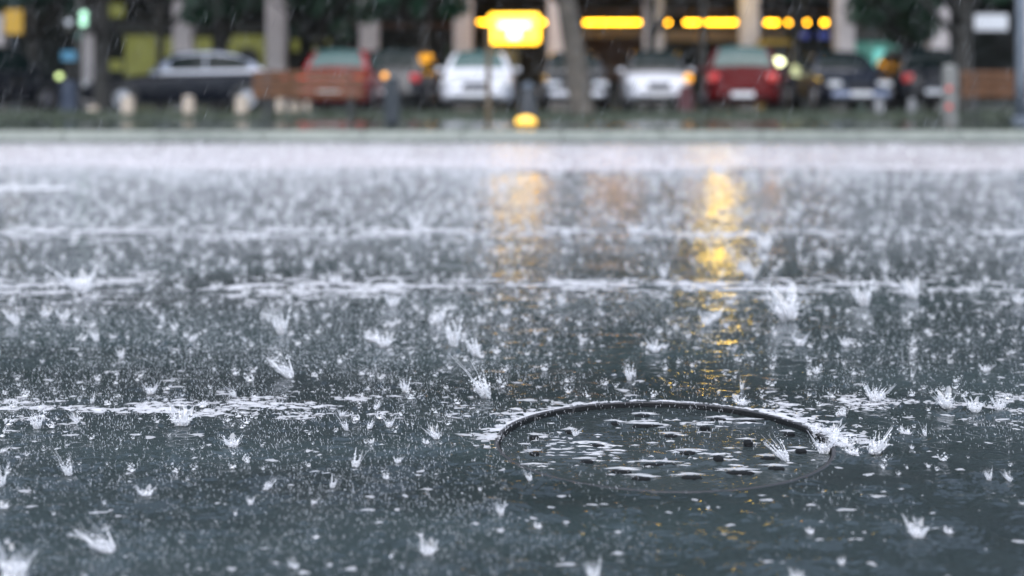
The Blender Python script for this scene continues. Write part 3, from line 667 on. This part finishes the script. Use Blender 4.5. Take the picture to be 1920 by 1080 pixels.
MB().lathe([(.06, .02), (.06, -.02), (.01, -.04)], (X(115, 28)-X(130, 28), -.12, Zp(143, 28)), 14, 'Y').build('lamp', mat('dim_lime_lamp', (.6, .7, .3), .4, emit=(.55, .7, .25), estr=.8), t)
t = thing('sign_post', 'thin brown post rising from the kerb in front of the white sedan', 'post', (X(916, 16.9), 16.9, .09))
MB().tube([(0, 0, 0), (0, 0, 1.32)], .036, 10).build('post', M['brownpole'], t); MB().lathe([(.06, 0), (.06, .012), (.03, .02)], n=14).build('foot', M['brownpole'], t)
t = thing('lamp_post', 'thick grey post cut off by the right edge of the picture', 'post', (X(1914, 20.5), 20.5, .09))
MB().tube([(0, 0, 0), (0, 0, .6), (0, 0, 4.6)], [.095, .08, .07], 14).build('post', M['greymetal'], t, True); MB().lathe([(.15, 0), (.15, .05), (.1, .09)], n=16).build('foot', M['greymetal'], t)
t = thing('striped_post', 'mottled grey post with red reflectors left of the second bench', 'post', (X(1781, 21), 21, .09))
MB().tube([(0, 0, 0), (0, 0, .82)], .115, 14).lathe([(.115, .82), (.09, .86), (.02, .88)]).build('post', mat('mottled_grey', (.22, .22, .21), .5, var=.6, vscale=9), t)
for zz in (.22, .50): MB().box((-.05, -.11, zz), (.07, .03, .07), bev=.01).build('reflector', M['reflector'], t)
def amber_post(px, py0, py1, D, w_, m, label, lx, ly, q=1.0):
    z0 = .088 if 16 < D < 26.8 else 0.0
    t = thing('parking_meter', label, 'parking meter', (X(px, D), D, z0)); zt = Zp(py0, D)-z0
    MB().box((0, 0, zt*.38), (w_, w_*.8, zt*.76), bev=.03).box((0, 0, zt*.86), (w_*.8, w_*.7, zt*.26), bev=.03).build('body', m, t)
    MB().lathe([(.055*q, 0), (.09*q, .04), (.09*q, .12*q), (.03*q, .18*q)], (X(lx, D)-X(px, D), -.05, Zp(ly, D)-.09-z0), 14).build('lamp', M['amber'], t, True)
amber_post(735, 142, 240, 19.3, .22, mat('slate_blue_metal', (.012, .018, .026), .4), 'slate blue meter with an amber lamp right of the first bench', 722, 136, .5)
amber_post(1285, 160, 212, 29, .30, mat('maroon_metal', (.07, .015, .02), .4), 'maroon meter with the largest amber lamp, left of the red hatchback', 1290, 146)
t = thing('litter_bin', 'dark conical litter bin behind the sign post', 'bin', (X(990, 22.5), 22.5, .088))
MB().lathe([(.16, 0), (.15, .05), (.12, .45), (.10, .50)], n=20).build('body', M['black'], t, True); MB().lathe([(.13, .5), (.13, .53), (.04, .60), (.01, .61)], n=20).build('lid', M['greymetal'], t)
for (px, py, D, r_, lab) in [(791, 156, 34, .05, 'small amber lamp on a stake right of the black hatchback'), (1345, 108, 35, .14, 'amber lamp showing over the roof of the red hatchback'),
                          (1398, 137, 42, .09, 'faint amber lamp deep under the arcade'), (1695, 115, 40, .07, 'amber lamp before the teal shop window, right side'), (1644, 138, 38, .06, 'small orange lamp below the teal shop window')]:
    t = thing('amber_lamp', lab, 'lamp', (X(px, D), D, 0)); z = Zp(py, D)
    MB().tube([(0, 0, 0), (0, 0, z-.05)], .02).build('stake', M['black'], t); MB().lathe([(.02, -r_), (r_*.8, -r_*.6), (r_, 0), (r_*.8, r_*.6), (.02, r_)], (0, 0, z), 16).build('globe', M['amber'], t, True)

t = thing('puddle_glow_dome', 'low glowing yellow dome in place of a puddle reflection, behind the thin brown post', 'lamp', (X(986, 18.6), 18.6, .092))  # added glowing dome imitates a yellow reflection on the wet paving
MB().lathe([(.17, 0), (.17, .02), (.15, .03)], n=20).build('base', M['black'], t); MB().lathe([(.15, .03), (.14, .08), (.10, .12), (.03, .14)], n=20).build('dome', mat('reflection_glow_dome', (.8, .5, .1), .4, emit=(1, .52, .05), estr=.75), t, True)
# ------------------------------------------------------------------ benches and bollards
def bench(px0, px1, D, label):
    t = thing('park_bench', label, 'bench', ((X(px0, D)+X(px1, D))/2, D, .09)); L_ = X(px1, D)-X(px0, D)
    mb = MB()
    for i in range(4): mb.box((0, -.03+i*.022, .40+i*.112), (L_, .03, .096), bev=.008)
    mb.build('backrest', M['wood'], t)
    mb = MB()
    for i in range(4): mb.box((0, .10+i*.105, .415), (L_, .09, .032), bev=.008)
    mb.build('seat', M['wood'], t)
    for sx in (-1, 1):
        x = sx*(L_/2-.22)
        MB().tube([(x, -.07, 0), (x, -.02, .38), (x, .05, .80)], .026, 8).tube([(x, .44, 0), (x, .42, .38), (x, .0, .385)], .026, 8).build('leg', M['black'], t)
bench(474, 682, 21.5, 'brown slatted bench with its back to the road, before the red car')
bench(1802, 1990, 21.8, 'brown slatted bench at the right behind the grey post')
for (px, w_, h_, D, lab) in [(240, .24, .36, 24.2, 'left one of the three wide stone bollards before the dark coupe'), (354, .22, .36, 24.2, 'middle one of the three wide stone bollards before the dark coupe'),
                         (454, .25, .36, 24.2, 'right one of the three wide stone bollards, nearest the bench'), (525, .15, .36, 25, 'slim bollard under the left part of the bench'),
                         (546, .10, .22, 26, 'left of two small close-set bollards under the bench'), (559, .10, .22, 26, 'right of two small close-set bollards under the bench'),
                         (577, .10, .24, 26, 'slim bollard under the bench nearest the red car'), (1648, .18, .30, 25, 'faint bollard right of the dark sedan'), (1709, .14, .30, 25, 'faint bollard left of the mottled post'),
                         (175, .22, .22, 27, 'round pale stone ball before the arcade at the left')]:
    t = thing('bollard', lab, 'bollard', (X(px, D), D, .088 if D < 26.8 else 0), group='stone bollards on the verge'); r_ = w_/2
    m_ = M['stone'] if px < 1000 else mat('grey_bollard_stone', (.22, .22, .23), .7, var=.2, vscale=9)
    MB().lathe([(r_*.95, -.01), (r_, .02), (r_*.96, h_*.72), (r_*.86, h_*.76), (r_*.86, h_*.80), (r_, h_*.84), (r_*.75, h_*.97), (r_*.2, h_)], n=18).build('shaft', m_, t, True)

# ------------------------------------------------------------------ cars
def lerp(a, b, t): return a+(b-a)*t
def pl(prof, x):
    for (a, za), (b_, zb) in zip(prof, prof[1:]):
        if b_ <= x <= a: return za+(zb-za)*((a-x)/(a-b_) if a != b_ else 0)
    return prof[0][1] if x > prof[0][0] else prof[-1][1]
KINDS = {
 'sedan': dict(top=[(.5,.50),(.49,.62),(.45,.72),(.30,.82),(.19,.90),(0,.93),(-.30,.96),(-.40,.97),(-.47,.94),(-.495,.82),(-.5,.55)], gh=(.20,.05,-.20,-.34), h=1.42),
 'hatch': dict(top=[(.5,.50),(.49,.64),(.45,.76),(.32,.86),(.24,.93),(0,.95),(-.30,.97),(-.42,.97),(-.48,.92),(-.495,.80),(-.5,.5)], gh=(.26,.10,-.34,-.455), h=1.46),
 'coupe': dict(top=[(.5,.46),(.49,.56),(.45,.66),(.30,.76),(.16,.86),(0,.90),(-.30,.95),(-.40,.95),(-.47,.92),(-.495,.80),(-.5,.55)], gh=(.17,-.02,-.18,-.40), h=1.38)}
def car(name, label, kind, px, D, yaw, L_, W_, paint, glass='glass', front=None, rear=None, plate=None, trim=False, group=None, roofp=None, bump=None):
    K = KINDS[kind]; t = thing(name, label, 'car', (X(px, D), D, 0), R(yaw), group); hs = 1.0
    st = [.5,.492,.475,.45,.40,.34,.28,.20,.12,.04,-.06,-.16,-.26,-.34,-.40,-.45,-.475,-.492,-.5]
    V = []; F = []
    def hw(x):
        a = abs(x); return W_/2*(1-.30*max(0, (a-.36)/.14)**2.6-.03*max(0, (a-.2)/.3))
    sec = None; ns = 0
    for x in st:
        zt = pl(K['top'], x); w_ = hw(x); zb = .20+.10*max(0, (abs(x)-.38)/.12); cr = .035
        half = [(w_*.86, zb), (w_*.97, zb+.06), (w_, lerp(zb, zt, .38)), (w_*.995, lerp(zb, zt, .62)), (w_*.965, lerp(zb, zt, .86)), (w_*.90, zt-.012), (w_*.80, zt+.01), (w_*.4, zt+cr*.8), (0, zt+cr)]
        ring = [(x*L_, -y, z) for y, z in half]+[(x*L_, y, z) for y, z in half[-2::-1]]
        ns = len(ring); V += ring
    for i in range(len(st)-1):
        for k in range(ns-1): F.append((i*ns+k, i*ns+k+1, (i+1)*ns+k+1, (i+1)*ns+k))
        F.append((i*ns+ns-1, i*ns, (i+1)*ns, (i+1)*ns+ns-1))
    F.append(tuple(range(ns))); F.append(tuple((len(st)-1)*ns+k for k in range(ns-1, -1, -1)))
    body = obj('body', V, F, paint, t, True)
    # greenhouse
    g0, g1, g2, g3 = (q*L_ for q in K['gh']); zr = K['h']; z0 = .90; bw, rw_ = W_/2*.93, W_/2*.68
    rows = []
    def ghpt(x):
        if x > g1: f = (g0-x)/(g0-g1)
        elif x < g2: f = (x-g3)/(g2-g3)
        else: f = 1
        f = max(0, min(1, f)); top = z0+(zr-z0)*math.sin(f*math.pi/2)**.85
        if g2 <= x <= g1: top = zr+.02*math.sin((x-g2)/(g1-g2)*math.pi)
        return top
    xsn = [g0, lerp(g0, g1, .35), lerp(g0, g1, .7), g1, lerp(g1, g2, .33), lerp(g1, g2, .66), g2, lerp(g2, g3, .3), lerp(g2, g3, .65), g3]
    V = []; F = []
    def side(x, f):                                   # half width at height fraction f of full roof height
        return lerp(bw, rw_, f**1.3)
    for x in xsn:
        zt = ghpt(x); f = (zt-z0)/(zr-z0)
        half = [(bw, z0-.05), (side(x, f*.5), lerp(z0, zt, .5)), (side(x, f*.9), lerp(z0, zt, .92)), (side(x, f)*.90, zt), (side(x, f)*.45, zt+.025), (0, zt+.032)]
        ring = [(x, -y, z) for y, z in half]+[(x, y, z) for y, z in half[-2::-1]]; m_ = len(ring); V += ring
    for i in range(len(xsn)-1):
        for k in range(m_-1): F.append((i*m_+k, i*m_+k+1, (i+1)*m_+k+1, (i+1)*m_+k))
    roof = obj('roof', V, F, roofp or paint, t, True)
    # glazing: panels standing 6 mm off the shell
    def screen(xa, xb, nm, sgn):
        V = []; F = []; nr, nc = 5, 7
        for i in range(nr):
            f = .10+.80*i/(nr-1); x = lerp(xa, xb, f); zt = ghpt(x); fr_ = (zt-z0)/(zr-z0)
            for j in range(nc):
                u = -1+2*j/(nc-1); wv = side(x, fr_)*.84; V.append((x+sgn*.012, u*wv, zt+.032*(1-u*u)+.008))
        for i in range(nr-1):
            for j in range(nc-1): F.append((i*nc+j, i*nc+j+1, (i+1)*nc+j+1, (i+1)*nc+j))
        return obj(nm, V, F, M[glass], t, True)
    screen(g0, g1, 'windshield', 1); screen(g3, g2, 'rear_window', -1)
    for sd in (-1, 1):
        for (xa, xb) in ((lerp(g0, g1, .5), lerp(g1, g2, .42)), (lerp(g1, g2, .50), lerp(g2, g3, .55))):
            V = []; F = []; nc = 6
            for i in range(nc):
                x = lerp(xa, xb, i/(nc-1)); zt = ghpt(x); f = (zt-z0)/(zr-z0)
                for q in (.10, .5, .86): V.append((x, sd*(side(x, f*q)+.010), lerp(z0, zt, q)))
            for i in range(nc-1):
                for q in range(2): F.append((i*3+q, (i+1)*3+q, (i+1)*3+q+1, i*3+q+1))
            obj('side_window', V, F, M[glass], t, True)
        MB().box((g0-.18, sd*(W_/2+.06), .98), (.10, .16, .11), bev=.02).build('mirror', paint, t)
        if trim:
            mb = MB(); mb.tube([(lerp(g0, g1, .15), sd*(bw+.015), z0+.0), (lerp(g1, g2, .5), sd*(bw+.02), z0+.02), (lerp(g2, g3, .9), sd*(bw+.0), z0+.05)], .05, 6).tube([(x, sd*(side(x, .93)+.012), ghpt(x)-.05) for x in (lerp(g0, g1, .45), lerp(g0, g1, .75), g1, lerp(g1, g2, .5), g2, lerp(g2, g3, .35), lerp(g2, g3, .7))], .03, 6).build('trim', M['trim'], t)
    for sx in (.30, -.295):
        for sd in (-1, 1):
            x, y = sx*L_, sd*(W_/2-.095)
            mb = MB().lathe([(.37, -.005), (.37, .004)], (x, sd*(W_/2-.0)-.0, .33), 22, 'Y'); mb.build('wheel_arch', M['blackplastic'], t)
            wh = MB().lathe([(.20, -.10), (.29, -.105), (.315, -.08), (.32, 0), (.315, .08), (.29, .105), (.20, .10)], (0, 0, 0), 26, 'Y').build('wheel', M['tyre'], t, True); wh.location = (x, sd*(W_/2-.085), .318)
            r_ = MB().lathe([(.205, 0), (.20, sd*.012), (.16, sd*.004), (.06, sd*.018), (.01, sd*.022)], (0, sd*.100, 0), 20, 'Y').build('rim', M['rim'], wh)
    fx, rx = .5*L_, -.5*L_
    for sd in (-1, 1):
        MB().box((fx-.12, sd*W_*.335, .64), (.20, .36, .13), bev=.04, rz=-sd*.32).build('headlight', M[front or 'lens'], t)
        MB().box((rx+.09, sd*W_*.36, .78), (.16, .28, .20), bev=.04, rz=sd*.26).build('taillight', M[rear or 'redlens'], t)
    MB().box((fx-.015, 0, .62), (.08, W_*.34, .11), bev=.02).build('grille', M['blackplastic'], t)
    MB().box((fx+.0, 0, .40), (.13, W_*.80, .14), bev=.05).build('front_bumper', bump or paint, t); MB().box((rx-.0, 0, .42), (.14, W_*.82, .16), bev=.05).build('rear_bumper', paint, t)
    MB().box((fx-.0, 0, .30), (.06, W_*.60, .09), bev=.02).build('air_intake', M['blackplastic'], t)
    MB().box((fx+.075, 0, .42), (.02, .50, .11), bev=.004).build('licence_plate', M['plate'], t); MB().box((rx-.08, 0, .46 if plate is None else plate), (.02, .50, .11), bev=.004).build('licence_plate', M['plate'], t)
    return t
def paint(name, c, rough=.25, coat=.35): return mat(name, c, rough, metal=0, spec=coat, coat=coat, var=.12, vscale=2)
CG = 'cars parked in a row across the street'
P_black = paint('black_paint', (.010, .012, .016)); P_white = paint('white_paint', (.60, .61, .66)); P_red = paint('red_paint', (.22, .005, .007)); P_dred = paint('dark_red_paint', (.075, .003, .004), .4, .05)
P_navy = paint('navy_paint', (.006, .010, .022), .2)
car('parked_car', 'black car cut by the left edge, showing a red tail lamp', 'hatch', -42, 29.5, 68, 4.1, 1.72, P_black, rear='redlit', group=CG)
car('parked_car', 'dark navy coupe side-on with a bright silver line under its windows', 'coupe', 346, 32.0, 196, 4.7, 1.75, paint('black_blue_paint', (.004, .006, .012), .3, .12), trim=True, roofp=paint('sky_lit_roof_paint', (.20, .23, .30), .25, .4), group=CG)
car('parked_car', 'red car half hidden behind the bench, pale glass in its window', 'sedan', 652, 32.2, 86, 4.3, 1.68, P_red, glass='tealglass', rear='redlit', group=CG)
car('parked_car', 'black hatchback with one red tail lamp showing, left of the white sedan', 'hatch', 758, 34.0, 84, 4.0, 1.66, P_black, group=CG)
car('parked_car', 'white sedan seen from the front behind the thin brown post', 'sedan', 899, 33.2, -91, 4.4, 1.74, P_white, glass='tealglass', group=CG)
car('parked_car', 'dark car whose two pale headlights show either side of the thick forked trunk', 'sedan', 1074, 34.4, -90, 4.3, 1.66, P_black, front='whitesign', bump=P_white, group=CG)
car('parked_car', 'white hatchback seen from the front left of the maroon meter', 'hatch', 1226, 34.6, -92, 3.8, 1.62, P_white, roofp=P_black, group=CG)
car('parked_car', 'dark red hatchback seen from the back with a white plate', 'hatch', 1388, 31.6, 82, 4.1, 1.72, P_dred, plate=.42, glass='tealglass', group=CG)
car('parked_car', 'dark sedan with a bluish nose, right of the kiosk', 'sedan', 1566, 33.8, -88, 4.4, 1.74, P_navy, bump=paint('blue_reflection_bumper', (.26, .30, .42)), group=CG)  # bumper colour holds the bluish reflection on the nose
car('parked_car', 'black car in shadow under the teal shop window, at the right', 'hatch', 1712, 34.0, 88, 4.1, 1.7, P_black, group=CG)

# ------------------------------------------------------------------ trees
def leafmat(name, c): return mat(name, c, .45, var=.55, vscale=2.5)
LM = [leafmat('leaf_dark_green', (.022, .070, .036)), leafmat('leaf_mid_green', (.03, .11, .06)), leafmat('leaf_blue_green', (.02, .07, .05))]
def tree(px, D, label, tr, crown, zc, rc, n, m, bark, fork=True, seed=0, lean=0.0, cx_off=0.0):
    r = random.Random(seed); z0 = .088 if 21 < D < 26.8 else 0.0
    t = thing('tree', label, 'tree', (X(px, D), D, z0)); mb = MB()
    hgt = zc; fz = hgt*.42
    mb.tube([(0, 0, -.03), (.01, 0, .12), (lean*.3, 0, fz*.5), (lean*.7, .02, fz), (lean, 0, hgt)], [tr*1.55, tr*1.15, tr, tr*.92, tr*.35], 14)
    tips = []
    for k in range(7):
        q = 6.283*(k+r.random()*.6)/7; b0 = fz*(r.uniform(.7, 1.5)); L_ = rc*r.uniform(.6, .95)
        p0 = Vector((lean*.7*(b0/fz), 0, b0)); p1 = p0+Vector((math.cos(q)*L_*.45, math.sin(q)*L_*.45, L_*.5)); p2 = p0+Vector((math.cos(q)*L_, math.sin(q)*L_, L_*.75+r.random()*.4))
        mb.tube([p0, p1, p2], [tr*.5, tr*.3, tr*.1], 7); tips += [p1, p2]
    mb.build('trunk', bark, t, True)
    rg = np.random.default_rng(seed+100)
    nc = 46; cc = rg.normal(0, 1, (nc, 3)); cc /= np.linalg.norm(cc, axis=1)[:, None]; cc *= (rg.random(nc)**.4)[:, None]
    cc *= np.array([rc, rc, crown]); cc += np.array([lean+cx_off, 0, zc]); cr = rg.uniform(.25, .55, nc)*rc*.42
    ci = rg.integers(0, nc, n); d = rg.normal(0, 1, (n, 3)); d /= np.linalg.norm(d, axis=1)[:, None]; P = cc[ci]+d*(cr[ci]*rg.random(n)**.35)[:, None]
    nrm = rg.normal(0, 1, (n, 3))+np.array([0, 0, .8]); nrm /= np.linalg.norm(nrm, axis=1)[:, None]
    u = np.cross(nrm, rg.normal(0, 1, (n, 3))); u /= np.linalg.norm(u, axis=1)[:, None]; v = np.cross(nrm, u); s_ = rg.uniform(.06, .13, n)[:, None]
    V = np.stack([P-u*s_, P+v*s_*.6, P+u*s_, P-v*s_*.6], 1).reshape(-1, 3); npmesh('crown', V, np.arange(4*n), m, parent=t)
    return t
tree(1090, 24, 'nearest tree, its thick mottled trunk forking upward right of the yellow sign', .19, 2.6, 6.4, 3.2, 9000, LM[0], M['bark'], seed=1, lean=-.52)
tree(190, 30, 'dark straight-trunked tree between the traffic light and the yellow shop panels', .17, 2.6, 5.0, 3.0, 9000, LM[0], M['darkbark'], seed=2)
tree(408, 35, 'dark forked tree rising behind the navy coupe', .16, 2.0, 4.2, 2.1, 14000, LM[0], M['darkbark'], seed=3, cx_off=.3)
tree(300, 36.5, 'slim dark tree left of the first full column', .10, 1.9, 5.6, 1.9, 6000, LM[2], M['darkbark'], seed=4)
tree(604, 36.5, 'dark tree behind the red car and the bench', .13, 2.1, 4.1, 2.2, 14000, LM[0], M['darkbark'], seed=5)
tree(795, 36.5, 'greener tree above the black hatchback', .12, 1.9, 4.15, 2.0, 12000, LM[1], M['darkbark'], seed=6)
tree(1222, 37.6, 'dark tree before the column just right of the thick trunk', .12, 1.9, 5.6, 2.0, 7000, LM[0], M['darkbark'], seed=7)
tree(1493, 35.5, 'slim dark tree between the kiosk and the blue displays', .12, 2.0, 4.7, 2.0, 9000, LM[2], M['darkbark'], seed=8)
tree(1702, 35.5, 'dark tree above the teal shop window', .13, 2.1, 4.0, 2.3, 15000, LM[0], M['darkbark'], seed=9)
tree(1806, 30.5, 'dark tree with a stout trunk behind the second bench', .20, 2.2, 4.9, 2.4, 10000, LM[0], M['darkbark'], seed=10)
tree(60, 37, 'dark tree behind the ochre sign', .15, 2.2, 4.1, 2.4, 12000, LM[2], M['darkbark'], seed=12)
